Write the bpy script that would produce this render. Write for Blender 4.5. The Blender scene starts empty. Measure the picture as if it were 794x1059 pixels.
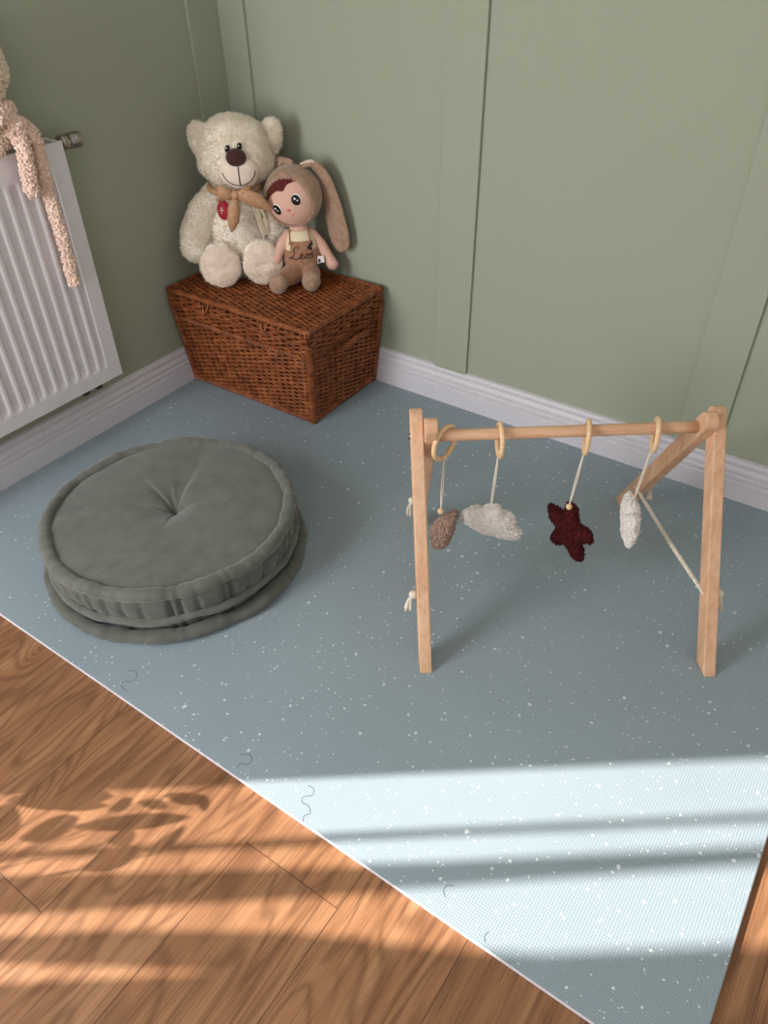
import bpy, bmesh, math, random
from mathutils import Vector, Matrix, noise, Quaternion
random.seed(7)
PI = math.pi
SC = bpy.context.scene
COL = SC.collection
def V(*a): return Vector(a)
def lin(c):
    c /= 255.0
    return c/12.92 if c <= .04045 else ((c+.055)/1.055)**2.4
def RGB(r, g, b): return (lin(r), lin(g), lin(b), 1.0)

# ------------------------------------------------------------------ materials
def new_mat(name):
    m = bpy.data.materials.new(name); m.use_nodes = True
    nt = m.node_tree
    return m, nt, nt.nodes['Principled BSDF']
def N(nt, typ, **kw):
    n = nt.nodes.new(typ)
    for k, v in kw.items(): setattr(n, k, v)
    return n
def setin(n, **kw):
    for k, v in kw.items(): n.inputs[k.replace('_', ' ')].default_value = v
def mapping(nt, scale=(1, 1, 1), coord='Object', rot=(0, 0, 0), loc=(0, 0, 0)):
    tc = N(nt, 'ShaderNodeTexCoord'); mp = N(nt, 'ShaderNodeMapping')
    mp.inputs['Scale'].default_value = scale; mp.inputs['Rotation'].default_value = rot
    mp.inputs['Location'].default_value = loc
    nt.links.new(tc.outputs[coord], mp.inputs['Vector'])
    return mp.outputs['Vector']
def ramp(nt, fac, stops):
    r = N(nt, 'ShaderNodeValToRGB'); e = r.color_ramp.elements
    e[0].position, e[0].color = stops[0]; e[1].position, e[1].color = stops[-1]
    for p, c in stops[1:-1]:
        x = e.new(p); x.color = c
    nt.links.new(fac, r.inputs['Fac']); return r.outputs['Color']
def math_node(nt, op, a, b=None, c=None):
    n = N(nt, 'ShaderNodeMath', operation=op)
    for i, v in enumerate((a, b, c)):
        if v is None: continue
        if isinstance(v, (int, float)): n.inputs[i].default_value = v
        else: nt.links.new(v, n.inputs[i])
    return n.outputs[0]
def mix(nt, fac, a, b, mode='MIX'):
    n = N(nt, 'ShaderNodeMix', data_type='RGBA', blend_type=mode)
    for s, v in ((n.inputs[0], fac), (n.inputs[6], a), (n.inputs[7], b)):
        if isinstance(v, (int, float)): s.default_value = v
        elif isinstance(v, tuple): s.default_value = v
        else: nt.links.new(v, s)
    return n.outputs[2]
def bump(nt, b, height, strength=.3, dist=.002):
    n = N(nt, 'ShaderNodeBump'); setin(n, Strength=strength, Distance=dist)
    nt.links.new(height, n.inputs['Height']); nt.links.new(n.outputs['Normal'], b.inputs['Normal'])
def noisy(name, c1, c2, scale=40, rough=.8, bstr=.2, bdist=.002, detail=4, stretch=(1, 1, 1), sheen=0, spec=.3, metal=0, lo=.35, hi=.65):
    m, nt, b = new_mat(name)
    v = mapping(nt, stretch)
    n = N(nt, 'ShaderNodeTexNoise'); setin(n, Scale=scale, Detail=detail, Roughness=.6)
    nt.links.new(v, n.inputs['Vector'])
    col = ramp(nt, n.outputs['Fac'], [(lo, c1), (hi, c2)])
    nt.links.new(col, b.inputs['Base Color'])
    setin(b, Roughness=rough, Metallic=metal); b.inputs['Specular IOR Level'].default_value = spec
    if sheen:
        b.inputs['Sheen Weight'].default_value = sheen; b.inputs['Sheen Roughness'].default_value = .5
    if bstr: bump(nt, b, n.outputs['Fac'], bstr, bdist)
    return m

M = {}
M['wall'] = noisy('wall_paint', RGB(162, 166, 146), RGB(166, 170, 150), 300, .75, .05, .0004, spec=.25)
M['white_trim'] = noisy('white_trim_paint', RGB(214, 208, 213), RGB(218, 213, 217), 60, .45, .02, .0003, spec=.4)
M['radiator'] = noisy('radiator_enamel', RGB(222, 216, 219), RGB(226, 221, 223), 30, .35, 0, spec=.5)
M['radiator_dark'] = noisy('radiator_interior', RGB(120, 112, 110), RGB(140, 132, 130), 50, .6, 0)
M['chrome'] = noisy('brushed_chrome', RGB(150, 142, 135), RGB(190, 184, 176), 80, .28, 0, metal=1.0, stretch=(1, 1, .1))
M['dark_plastic'] = noisy('dark_plastic', RGB(52, 46, 44), RGB(66, 60, 57), 90, .5, .05)
def pile_mat(name, c1, c2, scale, mixf=.45):
    m, nt, b = new_mat(name); nt.nodes.remove(b)
    n = N(nt, 'ShaderNodeTexNoise'); setin(n, Scale=scale, Detail=3); nt.links.new(mapping(nt), n.inputs['Vector'])
    c = ramp(nt, n.outputs['Fac'], [(.3, c1), (.7, c2)])
    d = N(nt, 'ShaderNodeBsdfDiffuse'); t = N(nt, 'ShaderNodeBsdfTranslucent'); mx = N(nt, 'ShaderNodeMixShader'); mx.inputs[0].default_value = mixf
    nt.links.new(c, d.inputs['Color']); nt.links.new(c, t.inputs['Color'])
    nt.links.new(d.outputs[0], mx.inputs[1]); nt.links.new(t.outputs[0], mx.inputs[2])
    nt.links.new(mx.outputs[0], nt.nodes['Material Output'].inputs['Surface']); return m
M['fur_base'] = noisy('cream_fur_ground', RGB(248, 238, 222), RGB(255, 249, 240), 30, 1.0, 0, spec=0)
M['fur'] = pile_mat('cream_fur', RGB(248, 238, 222), RGB(255, 249, 240), 30, .35)
M['sole'] = noisy('short_plush_sole', RGB(234, 213, 194), RGB(244, 227, 209), 60, .95, .35, .003, sheen=.3, spec=.1)
M['ribbon'] = noisy('tan_satin_ribbon', RGB(180, 134, 98), RGB(198, 152, 114), 120, .5, .08, .0005, spec=.4)
M['nose'] = noisy('brown_velour', RGB(58, 28, 22), RGB(76, 38, 30), 150, .8, .2, .001, sheen=.3)
M['black'] = noisy('black_plastic', RGB(14, 10, 10), RGB(20, 14, 14), 50, .15, 0, spec=.6)
M['thread'] = noisy('dark_thread', RGB(34, 20, 20), RGB(46, 28, 26), 200, .8, 0)
M['red_badge'] = noisy('red_patch', RGB(150, 26, 40), RGB(170, 36, 50), 120, .7, .1, .0005)
M['white_cloth'] = noisy('white_cloth', RGB(232, 226, 218), RGB(243, 238, 232), 150, .85, .1, .0005)
M['cream_card'] = noisy('cream_card', RGB(216, 200, 168), RGB(228, 213, 184), 90, .8, .05, .0005)
M['cord'] = noisy('cream_cotton_cord', RGB(222, 208, 188), RGB(240, 229, 212), 250, .9, .2, .001)
M['skin'] = noisy('peach_jersey', RGB(226, 176, 156), RGB(234, 188, 168), 200, .85, .1, .0006, sheen=.2)
M['hood'] = noisy('taupe_plush', RGB(156, 124, 102), RGB(180, 148, 124), 55, .92, .25, .002, sheen=.35)
M['overall'] = noisy('tan_velour', RGB(158, 114, 88), RGB(178, 132, 104), 60, .92, .25, .002, sheen=.35)
M['hair'] = noisy('maroon_felt', RGB(84, 30, 28), RGB(104, 40, 36), 150, .85, .2, .001)
M['cream_jersey'] = noisy('cream_jersey', RGB(232, 214, 176), RGB(240, 224, 190), 200, .85, .1, .0006)
M['pink'] = noisy('pink_felt', RGB(222, 124, 112), RGB(228, 134, 122), 150, .8, 0)
M['ear_lining'] = noisy('pale_ear_lining', RGB(218, 196, 176), RGB(230, 210, 190), 100, .85, .1, .001)
M['boucle'] = noisy('pink_boucle', RGB(230, 196, 178), RGB(244, 218, 202), 70, .95, .5, .004, sheen=.4, spec=.1)
M['boucle_cream'] = noisy('cream_boucle', RGB(226, 204, 182), RGB(242, 226, 206), 70, .95, .5, .004, sheen=.4, spec=.1)
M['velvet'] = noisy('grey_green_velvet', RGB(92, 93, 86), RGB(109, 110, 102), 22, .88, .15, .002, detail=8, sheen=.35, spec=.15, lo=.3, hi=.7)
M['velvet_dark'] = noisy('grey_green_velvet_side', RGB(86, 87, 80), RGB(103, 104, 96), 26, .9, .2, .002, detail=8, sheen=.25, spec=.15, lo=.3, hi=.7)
M['taupe_knit'] = noisy('taupe_terry', RGB(140, 112, 98), RGB(180, 152, 136), 180, .95, .6, .003, spec=.1)
M['white_knit'] = noisy('white_terry', RGB(226, 216, 208), RGB(246, 240, 234), 180, .95, .5, .003, spec=.1)
M['maroon_knit'] = noisy('burgundy_terry', RGB(52, 16, 18), RGB(86, 32, 32), 180, .95, .6, .003, spec=.1)
M['ring_wood'] = noisy('pale_beech_ring', RGB(226, 186, 140), RGB(240, 206, 164), 40, .5, .05, .0005, stretch=(1, 1, 4))
M['pot'] = noisy('terracotta', RGB(150, 90, 66), RGB(170, 106, 80), 30, .85, .1)
M['leaf'] = noisy('green_leaf', RGB(60, 96, 50), RGB(84, 122, 66), 20, .5, .1)
M['soil'] = noisy('dark_soil', RGB(44, 32, 26), RGB(64, 48, 38), 60, .95, .5, .006)

def beech(name, axis_scale):
    m, nt, b = new_mat(name)
    v = mapping(nt, axis_scale)
    n = N(nt, 'ShaderNodeTexNoise'); setin(n, Scale=14, Detail=6, Roughness=.65, Distortion=.3)
    nt.links.new(v, n.inputs['Vector'])
    v2 = mapping(nt, tuple(a*1.0 for a in axis_scale), loc=(.3, .2, .1))
    n2 = N(nt, 'ShaderNodeTexNoise'); setin(n2, Scale=90, Detail=2)
    nt.links.new(v2, n2.inputs['Vector'])
    c = ramp(nt, n.outputs['Fac'], [(.3, RGB(210, 162, 126)), (.5, RGB(226, 180, 144)), (.7, RGB(236, 196, 160))])
    c2 = ramp(nt, n2.outputs['Fac'], [(.35, (.8, .76, .72, 1)), (.55, (1, 1, 1, 1))])
    c = mix(nt, .6, c, c2, 'MULTIPLY')
    nt.links.new(c, b.inputs['Base Color']); setin(b, Roughness=.45)
    b.inputs['Specular IOR Level'].default_value = .35
    return m
M['beech'] = beech('beech_leg', (1, 1, .12))
M['beech_bar'] = beech('beech_crossbar', (.12, 1, 1))

def wicker_mat():
    m, nt, b = new_mat('chestnut_wicker')
    v = mapping(nt)
    n = N(nt, 'ShaderNodeTexNoise'); setin(n, Scale=28, Detail=5, Roughness=.7)
    nt.links.new(v, n.inputs['Vector'])
    n2 = N(nt, 'ShaderNodeTexNoise'); setin(n2, Scale=160, Detail=2)
    nt.links.new(v, n2.inputs['Vector'])
    c = ramp(nt, n.outputs['Fac'], [(.28, RGB(90, 44, 21)), (.5, RGB(136, 74, 38)), (.72, RGB(180, 107, 60))])
    c2 = ramp(nt, n2.outputs['Fac'], [(.3, (.72, .68, .64, 1)), (.6, (1.08, 1.05, 1, 1))])
    c = mix(nt, .7, c, c2, 'MULTIPLY')
    nt.links.new(c, b.inputs['Base Color']); setin(b, Roughness=.42)
    b.inputs['Specular IOR Level'].default_value = .4
    return m
M['wicker'] = wicker_mat()
M['wicker_liner'] = noisy('dark_wicker_gap', RGB(52, 25, 13), RGB(70, 34, 18), 40, .9, .1)

def floor_mat():
    m, nt, b = new_mat('oak_laminate')
    tc = N(nt, 'ShaderNodeTexCoord'); sep = N(nt, 'ShaderNodeSeparateXYZ')
    nt.links.new(tc.outputs['Object'], sep.inputs[0])
    X, Y = sep.outputs[0], sep.outputs[1]
    Wd, L = .234, 1.30
    u = math_node(nt, 'DIVIDE', math_node(nt, 'SUBTRACT', X, 1.48), Wd)
    row = math_node(nt, 'FLOOR', u); fu = math_node(nt, 'FRACT', u)
    v = math_node(nt, 'DIVIDE', math_node(nt, 'ADD', math_node(nt, 'ADD', Y, 1.70), math_node(nt, 'MULTIPLY', row, .487)), L)
    pl = math_node(nt, 'FLOOR', v); fv = math_node(nt, 'FRACT', v)
    cmb = N(nt, 'ShaderNodeCombineXYZ')
    nt.links.new(row, cmb.inputs[0]); nt.links.new(pl, cmb.inputs[1])
    wn = N(nt, 'ShaderNodeTexWhiteNoise', noise_dimensions='2D'); nt.links.new(cmb.outputs[0], wn.inputs['Vector'])
    # grain coordinates shifted per plank
    def coords(sx, sy):
        c = N(nt, 'ShaderNodeCombineXYZ')
        nt.links.new(math_node(nt, 'ADD', math_node(nt, 'MULTIPLY', X, sx), math_node(nt, 'MULTIPLY', wn.outputs['Value'], 37.0)), c.inputs[0])
        nt.links.new(math_node(nt, 'ADD', math_node(nt, 'MULTIPLY', Y, sy), math_node(nt, 'MULTIPLY', wn.outputs['Value'], 91.0)), c.inputs[1])
        return c.outputs[0]
    nz = N(nt, 'ShaderNodeTexNoise'); setin(nz, Scale=1.0, Detail=3, Roughness=.5, Distortion=.5); nt.links.new(coords(5.5, 1.0), nz.inputs['Vector'])
    kv = N(nt, 'ShaderNodeTexVoronoi', voronoi_dimensions='2D'); setin(kv, Scale=1.0); nt.links.new(coords(4.5, 1.5), kv.inputs['Vector'])
    swirl = math_node(nt, 'POWER', 2.718, math_node(nt, 'MULTIPLY', kv.outputs['Distance'], -7.0))
    rings = math_node(nt, 'SINE', math_node(nt, 'MULTIPLY', math_node(nt, 'ADD', nz.outputs['Fac'], math_node(nt, 'MULTIPLY', swirl, .55)), 85.0))
    rings01 = math_node(nt, 'POWER', math_node(nt, 'MULTIPLY_ADD', rings, .5, .5), 2.0)
    fine = N(nt, 'ShaderNodeTexNoise'); setin(fine, Scale=1.0, Detail=5, Roughness=.75, Distortion=.4); nt.links.new(coords(420, 4), fine.inputs['Vector'])
    med = N(nt, 'ShaderNodeTexNoise'); setin(med, Scale=1.0, Detail=4, Roughness=.6); nt.links.new(coords(26, 1.6), med.inputs['Vector'])
    big = N(nt, 'ShaderNodeTexNoise'); setin(big, Scale=1.0, Detail=2); nt.links.new(coords(4, 2), big.inputs['Vector'])
    # knots
    knot = ramp(nt, kv.outputs['Distance'], [(.015, (1, 1, 1, 1)), (.09, (0, 0, 0, 1))])
    base = ramp(nt, med.outputs['Fac'], [(.25, RGB(128, 87, 59)), (.5, RGB(155, 110, 77)), (.75, RGB(178, 134, 98))])
    base = mix(nt, math_node(nt, 'MULTIPLY', rings01, .5), base, RGB(98, 63, 42))
    fl = ramp(nt, fine.outputs['Fac'], [(.38, (.5, .42, .36, 1)), (.5, (1, 1, 1, 1)), (.7, (1.1, 1.08, 1.05, 1))])
    base = mix(nt, .75, base, fl, 'MULTIPLY')
    bg = ramp(nt, big.outputs['Fac'], [(.3, (.84, .82, .8, 1)), (.7, (1.08, 1.07, 1.05, 1))])
    base = mix(nt, .8, base, bg, 'MULTIPLY')
    base = mix(nt, math_node(nt, 'MULTIPLY', knot, .65), base, RGB(82, 48, 32))
    tone = N(nt, 'ShaderNodeMapRange'); setin(tone, To_Min=.9, To_Max=1.08); nt.links.new(wn.outputs['Value'], tone.inputs['Value'])
    base = mix(nt, 1.0, base, tone.outputs[0], 'MULTIPLY')
    # seams
    su = math_node(nt, 'MULTIPLY', math_node(nt, 'MINIMUM', fu, math_node(nt, 'SUBTRACT', 1.0, fu)), Wd)
    sv = math_node(nt, 'MULTIPLY', math_node(nt, 'MINIMUM', fv, math_node(nt, 'SUBTRACT', 1.0, fv)), L)
    sd = math_node(nt, 'MINIMUM', su, sv)
    sm = N(nt, 'ShaderNodeMapRange'); setin(sm, From_Min=.0006, From_Max=.0018, To_Min=.7, To_Max=0.0); nt.links.new(sd, sm.inputs['Value'])
    base = mix(nt, sm.outputs[0], base, RGB(70, 42, 30))
    nt.links.new(base, b.inputs['Base Color'])
    setin(b, Roughness=.5); b.inputs['Specular IOR Level'].default_value = .3
    hh = math_node(nt, 'SUBTRACT', math_node(nt, 'MULTIPLY', fine.outputs['Fac'], .5), sm.outputs[0])
    bump(nt, b, hh, .25, .0012)
    return m
M['floor'] = floor_mat()

def foam_mat():
    m, nt, b = new_mat('speckled_blue_foam')
    v = mapping(nt)
    base = None
    # wobble the coordinates so the flecks are irregular
    wob = N(nt, 'ShaderNodeTexNoise'); setin(wob, Scale=160, Detail=1); nt.links.new(v, wob.inputs['Vector'])
    wm = N(nt, 'ShaderNodeVectorMath', operation='MULTIPLY_ADD')
    nt.links.new(wob.outputs['Color'], wm.inputs[0]); wm.inputs[1].default_value = (.007, .007, 0); nt.links.new(v, wm.inputs[2])
    fleck = None
    for sc, rmax, keep, off in ((28, .13, .60, 0), (52, .15, .66, 3.7), (85, .17, .84, 8.1)):
        mp = N(nt, 'ShaderNodeVectorMath', operation='ADD'); nt.links.new(wm.outputs[0], mp.inputs[0]); mp.inputs[1].default_value = (off, off*.7, 0)
        vo = N(nt, 'ShaderNodeTexVoronoi', voronoi_dimensions='2D'); setin(vo, Scale=sc); nt.links.new(mp.outputs[0], vo.inputs['Vector'])
        sp = N(nt, 'ShaderNodeSeparateColor'); nt.links.new(vo.outputs['Color'], sp.inputs[0])
        rad = math_node(nt, 'MULTIPLY', math_node(nt, 'POWER', sp.outputs[1], 2.2), rmax)
        on = math_node(nt, 'GREATER_THAN', sp.outputs[0], keep)
        rad = math_node(nt, 'MULTIPLY', rad, on)
        f = math_node(nt, 'LESS_THAN', vo.outputs['Distance'], rad)
        fleck = f if fleck is None else math_node(nt, 'MAXIMUM', fleck, f)
    bn = N(nt, 'ShaderNodeTexNoise'); setin(bn, Scale=3, Detail=3); nt.links.new(v, bn.inputs['Vector'])
    col = ramp(nt, bn.outputs['Fac'], [(.3, RGB(146, 159, 166)), (.7, RGB(151, 164, 171))])
    # knurled surface
    sep = N(nt, 'ShaderNodeSeparateXYZ'); nt.links.new(v, sep.inputs[0])
    a = math_node(nt, 'SINE', math_node(nt, 'MULTIPLY', math_node(nt, 'ADD', sep.outputs[0], sep.outputs[1]), 560.0))
    c = math_node(nt, 'SINE', math_node(nt, 'MULTIPLY', math_node(nt, 'SUBTRACT', sep.outputs[0], sep.outputs[1]), 560.0))
    kn = math_node(nt, 'MULTIPLY', a, c)
    kn01 = math_node(nt, 'MULTIPLY_ADD', kn, .5, .5)
    col = mix(nt, math_node(nt, 'MULTIPLY', kn01, .16), col, RGB(112, 128, 138))
    col = mix(nt, math_node(nt, 'MULTIPLY', fleck, .8), col, RGB(222, 228, 228))
    nt.links.new(col, b.inputs['Base Color'])
    setin(b, Roughness=.55); b.inputs['Specular IOR Level'].default_value = .35
    bump(nt, b, kn, .35, .0008)
    return m
M['foam'] = foam_mat()
M['foam_edge'] = noisy('pale_foam_edge', RGB(214, 206, 212), RGB(224, 218, 222), 100, .8, .1, .0005)
M['seam'] = noisy('foam_joint_dark', RGB(98, 114, 118), RGB(108, 124, 128), 100, .9, 0)  # darker tone of the thin lines drawn along the mat's joints

# ------------------------------------------------------------------ mesh helpers
def obj(name, bm, mat, parent=None, smooth=True, loc=(0, 0, 0), mats=None):
    me = bpy.data.meshes.new(name)
    bmesh.ops.recalc_face_normals(bm, faces=bm.faces)
    bm.to_mesh(me); bm.free()
    if smooth:
        for p in me.polygons: p.use_smooth = not (mat is M.get('fur') and p.material_index == 1)
    if mat is not None and mat is M.get('fur'): mats = [M['fur_base'], mat]
    for mm in (mats or [mat]): me.materials.append(mm)
    o = bpy.data.objects.new(name, me); COL.objects.link(o); o.location = loc
    if parent: o.parent = parent
    return o
def tag(o, label, cat, group=None):
    o['label'] = label; o['category'] = cat
    if group: o['group'] = group
    return o
def thing(name, label, cat, loc=(0, 0, 0), rotz=0, group=None):
    o = bpy.data.objects.new(name, None); COL.objects.link(o)
    o.empty_display_size = .05; o.location = loc; o.rotation_euler = (0, 0, rotz)
    return tag(o, label, cat, group)
def struct(name, bm, mat, parent=None, smooth=False, mats=None):
    o = obj(name, bm, mat, parent, smooth, mats=mats)
    o['kind'] = 'structure'; return o
def box(bm, lo, hi, mi=0, bev=0):
    r = bmesh.ops.create_cube(bm, size=1.0)
    lo, hi = Vector(lo), Vector(hi)
    for v in r['verts']:
        v.co = Vector([lo[i] + (v.co[i]+.5)*(hi[i]-lo[i]) for i in range(3)])
    fs = set(f for v in r['verts'] for f in v.link_faces)
    for f in fs: f.material_index = mi
    if bev:
        es = set(e for v in r['verts'] for e in v.link_edges)
        bmesh.ops.bevel(bm, geom=list(es), offset=bev, segments=2, affect='EDGES', profile=.5)
def frame_for(t, up=None):
    t = t.normalized()
    a = up or (V(0, 0, 1) if abs(t.z) < .9 else V(1, 0, 0))
    x = a.cross(t).normalized(); y = t.cross(x)
    return x, y
def tube(bm, pts, rad, seg=8, closed=False, cap=True, flat=1.0, twist=None):
    pts = [Vector(p) for p in pts]; n = len(pts)
    if not hasattr(rad, '__len__'): rad = [rad]*n
    rings = []; px = None
    for i, p in enumerate(pts):
        if closed: t = pts[(i+1) % n]-pts[i-1]
        else: t = pts[min(i+1, n-1)]-pts[max(i-1, 0)]
        if t.length < 1e-9: t = V(0, 0, 1)
        t.normalize()
        if px is None: x, y = frame_for(t)
        else:
            x = (px - t*px.dot(t))
            if x.length < 1e-6: x, _ = frame_for(t)
            x.normalize(); y = t.cross(x)
        px = x
        ring = []
        for k in range(seg):
            a = 2*PI*k/seg + (twist[i] if twist else 0)
            ring.append(bm.verts.new(p + x*math.cos(a)*rad[i] + y*math.sin(a)*rad[i]*flat))
        rings.append(ring)
    m = n if closed else n-1
    for i in range(m):
        A, B = rings[i], rings[(i+1) % n]
        for k in range(seg):
            bm.faces.new((A[k], A[(k+1) % seg], B[(k+1) % seg], B[k]))
    if cap and not closed:
        bm.faces.new(list(reversed(rings[0]))); bm.faces.new(rings[-1])
    return rings
def capsule_radii(n, r, ends=4):
    return r
def rounded_tube(bm, pts, rad, seg=12):
    """tube with rounded (hemispherical) ends; rad per point"""
    pts = [Vector(p) for p in pts]
    if not hasattr(rad, '__len__'): rad = [rad]*len(pts)
    P, R = [], []
    t0 = (pts[0]-pts[1]).normalized(); t1 = (pts[-1]-pts[-2]).normalized()
    for a in (88, 70, 50, 30, 12):
        a = math.radians(a); P.append(pts[0]+t0*rad[0]*math.sin(a)); R.append(rad[0]*math.cos(a))
    P += pts; R += list(rad)
    for a in (12, 30, 50, 70, 88):
        a = math.radians(a); P.append(pts[-1]+t1*rad[-1]*math.sin(a)); R.append(rad[-1]*math.cos(a))
    tube(bm, P, R, seg)
def smooth_path(pts, n=6):
    """Catmull-Rom through pts"""
    pts = [Vector(p) for p in pts]; out = []
    for i in range(len(pts)-1):
        p0, p1, p2, p3 = pts[max(i-1, 0)], pts[i], pts[i+1], pts[min(i+2, len(pts)-1)]
        for k in range(n):
            t = k/n
            out.append(.5*((2*p1)+(p2-p0)*t+(2*p0-5*p1+4*p2-p3)*t*t+(3*p1-p0-3*p2+p3)*t**3))
    out.append(pts[-1]); return out
def lerp_list(a, n):
    out = []
    for i in range(n):
        f = i/(n-1)*(len(a)-1); k = min(int(f), len(a)-2); out.append(a[k]+(a[k+1]-a[k])*(f-k))
    return out
def ell(bm, c, r, rot=None, seg=24, rings=16):
    """ellipsoid; returns its verts"""
    if not hasattr(r, '__len__'): r = (r, r, r)
    mtx = Matrix.Translation(Vector(c)) @ (rot.to_4x4() if rot else Matrix.Identity(4)) @ Matrix.Diagonal((r[0], r[1], r[2], 1))
    return bmesh.ops.create_uvsphere(bm, u_segments=seg, v_segments=rings, radius=1.0, matrix=mtx)['verts']
def lathe(bm, prof, seg=24, mtx=None, cap=False):
    rings = []
    for r, z in prof:
        ring = []
        for k in range(seg):
            a = 2*PI*k/seg; p = V(r*math.cos(a), r*math.sin(a), z)
            ring.append(bm.verts.new(mtx @ p if mtx else p))
        rings.append(ring)
    for A, B in zip(rings, rings[1:]):
        for k in range(seg): bm.faces.new((A[k], A[(k+1) % seg], B[(k+1) % seg], B[k]))
    if cap: bm.faces.new(list(reversed(rings[0]))); bm.faces.new(rings[-1])
def wobble(bm, amp, scale, off=0):
    bm.normal_update()
    vs = list(bm.verts)
    d = [noise.noise(v.co*scale + V(off, off*.3, off*.7)) for v in vs]
    nr = [v.normal.copy() for v in vs]
    for v, k, n in zip(vs, d, nr): v.co += n*k*amp
def scatter(rnd, f):
    v = [x.co for x in f.verts]
    if len(v) == 4:
        a, b = rnd.random(), rnd.random()
        return v[0].lerp(v[1], a).lerp(v[3].lerp(v[2], a), b)
    a, b = rnd.random(), rnd.random()
    if a+b > 1: a, b = 1-a, 1-b
    return v[0]+(v[1]-v[0])*a+(v[2]-v[0])*b
def fuzz(bm, count, length, width, droop=.35, jitter=.5, where=None, seed=1):
    """short pile: slender tapered locks rooted on the faces already in bm"""
    rnd = random.Random(seed)
    bm.normal_update(); bm.faces.ensure_lookup_table()
    fs = [f for f in bm.faces if where is None or where(f.calc_center_median(), f.normal)]
    areas = [f.calc_area() for f in fs]
    roots = []
    for f in rnd.choices(fs, areas, k=count):
        roots.append((scatter(rnd, f), f.normal.copy()))
    for p, n in roots:
        d = (n + V(rnd.gauss(0, jitter), rnd.gauss(0, jitter), rnd.gauss(0, jitter)-droop)).normalized()
        if d.dot(n) < .15: d = (d + n*.6).normalized()
        L = length*rnd.uniform(.6, 1.25)
        s = d.cross(V(rnd.gauss(0, 1), rnd.gauss(0, 1), rnd.gauss(0, 1)))
        if s.length < 1e-5: continue
        s = s.normalized()*width*.5
        mid = p + d*L*.55 + n*L*.05
        tip = p + d*L + V(0, 0, -droop*L*.4)
        a = bm.verts.new(p-s-n*.001); b = bm.verts.new(p+s-n*.001)
        c = bm.verts.new(mid+s*.8); e = bm.verts.new(mid-s*.8); t = bm.verts.new(tip)
        bm.faces.new((a, b, c, e)).material_index = 1; bm.faces.new((e, c, t)).material_index = 1

def curls(bm, count, r0, seed=1, where=None):
    """boucle loops: little knobs scattered over the surface"""
    rnd = random.Random(seed)
    bm.normal_update(); bm.faces.ensure_lookup_table()
    fs = [f for f in bm.faces if where is None or where(f.calc_center_median(), f.normal)]
    areas = [f.calc_area() for f in fs]; spots = []
    for f in rnd.choices(fs, areas, k=count):
        spots.append((scatter(rnd, f), f.normal.copy()))
    for p, n in spots:
        r = r0*rnd.uniform(.6, 1.3)
        mt = Matrix.Translation(p+n*r*.25) @ Quaternion(V(rnd.gauss(0, 1), rnd.gauss(0, 1), rnd.gauss(0, 1)).normalized(), rnd.random()*3).to_matrix().to_4x4() @ Matrix.Diagonal((r, r*.75, r*.6, 1))
        bmesh.ops.create_icosphere(bm, subdivisions=1, radius=1, matrix=mt)
def new_bm(): return bmesh.new()
def strip_poly(bm, pts, thick, axis):
    """extruded polygon: pts 3-D, thickness along axis"""
    ax = Vector(axis)
    A = [bm.verts.new(Vector(p)-ax*thick/2) for p in pts]; B = [bm.verts.new(Vector(p)+ax*thick/2) for p in pts]
    n = len(pts)
    bm.faces.new(list(reversed(A))); bm.faces.new(B)
    for i in range(n): bm.faces.new((A[i], A[(i+1) % n], B[(i+1) % n], B[i]))

# ------------------------------------------------------------------ camera
cam = bpy.data.cameras.new('camera'); co = bpy.data.objects.new('camera', cam); COL.objects.link(co)
cam.sensor_fit = 'HORIZONTAL'; cam.sensor_width = 36.0; cam.lens = 779.92/794*36.0; cam.clip_start = .02
R_ = ((0.823869, 0.566639, -0.012673), (-0.353662, 0.531425, 0.769747), (-0.442903, 0.629689, -0.638224))
mw = Matrix(((R_[0][0], R_[1][0], -R_[2][0], 2.15964), (R_[0][1], R_[1][1], -R_[2][1], -2.15724), (R_[0][2], R_[1][2], -R_[2][2], 1.5), (0, 0, 0, 1)))
co.matrix_world = mw
SC.camera = co

# ------------------------------------------------------------------ room shell
FZ = -.012                      # laminate level; the foam mat's top is z = 0
HW = 3.7
bm = new_bm(); box(bm, (-.2, -5.2, FZ-.1), (3.8, .2, FZ)); struct('floor', bm, M['floor'])
bm = new_bm(); box(bm, (-.06, 0, FZ), (3.8, .1, HW)); struct('wall_right', bm, M['wall'])
# left wall with the window opening further towards the viewer
WY0, WY1, WZ0, WZ1 = -3.118, -2.648, .12, 2.35
bm = new_bm()
for lo, hi in (((-.008, WY1, FZ), (0, 0, HW)), ((-.008, -5.2, FZ), (0, WY0, HW)),
               ((-.008, WY0, FZ), (0, WY1, WZ0)), ((-.008, WY0, WZ1), (0, WY1, HW))):
    box(bm, lo, hi)
struct('wall_left', bm, M['wall'])
# flat wall battens
k = 0
for (x0, x1) in ((.0, .125), (.889, 1.02), (1.779, 1.909), (2.67, 2.80)):
    bm = new_bm(); box(bm, (x0, -.012, .135), (x1, 0, HW), bev=.0012); struct('trim_%d' % (k+1), bm, M['wall']); k += 1
bm = new_bm(); box(bm, (0, -.146, .135), (.012, -.012, HW), bev=.0012); struct('trim_%d' % (k+1), bm, M['wall'])
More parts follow.
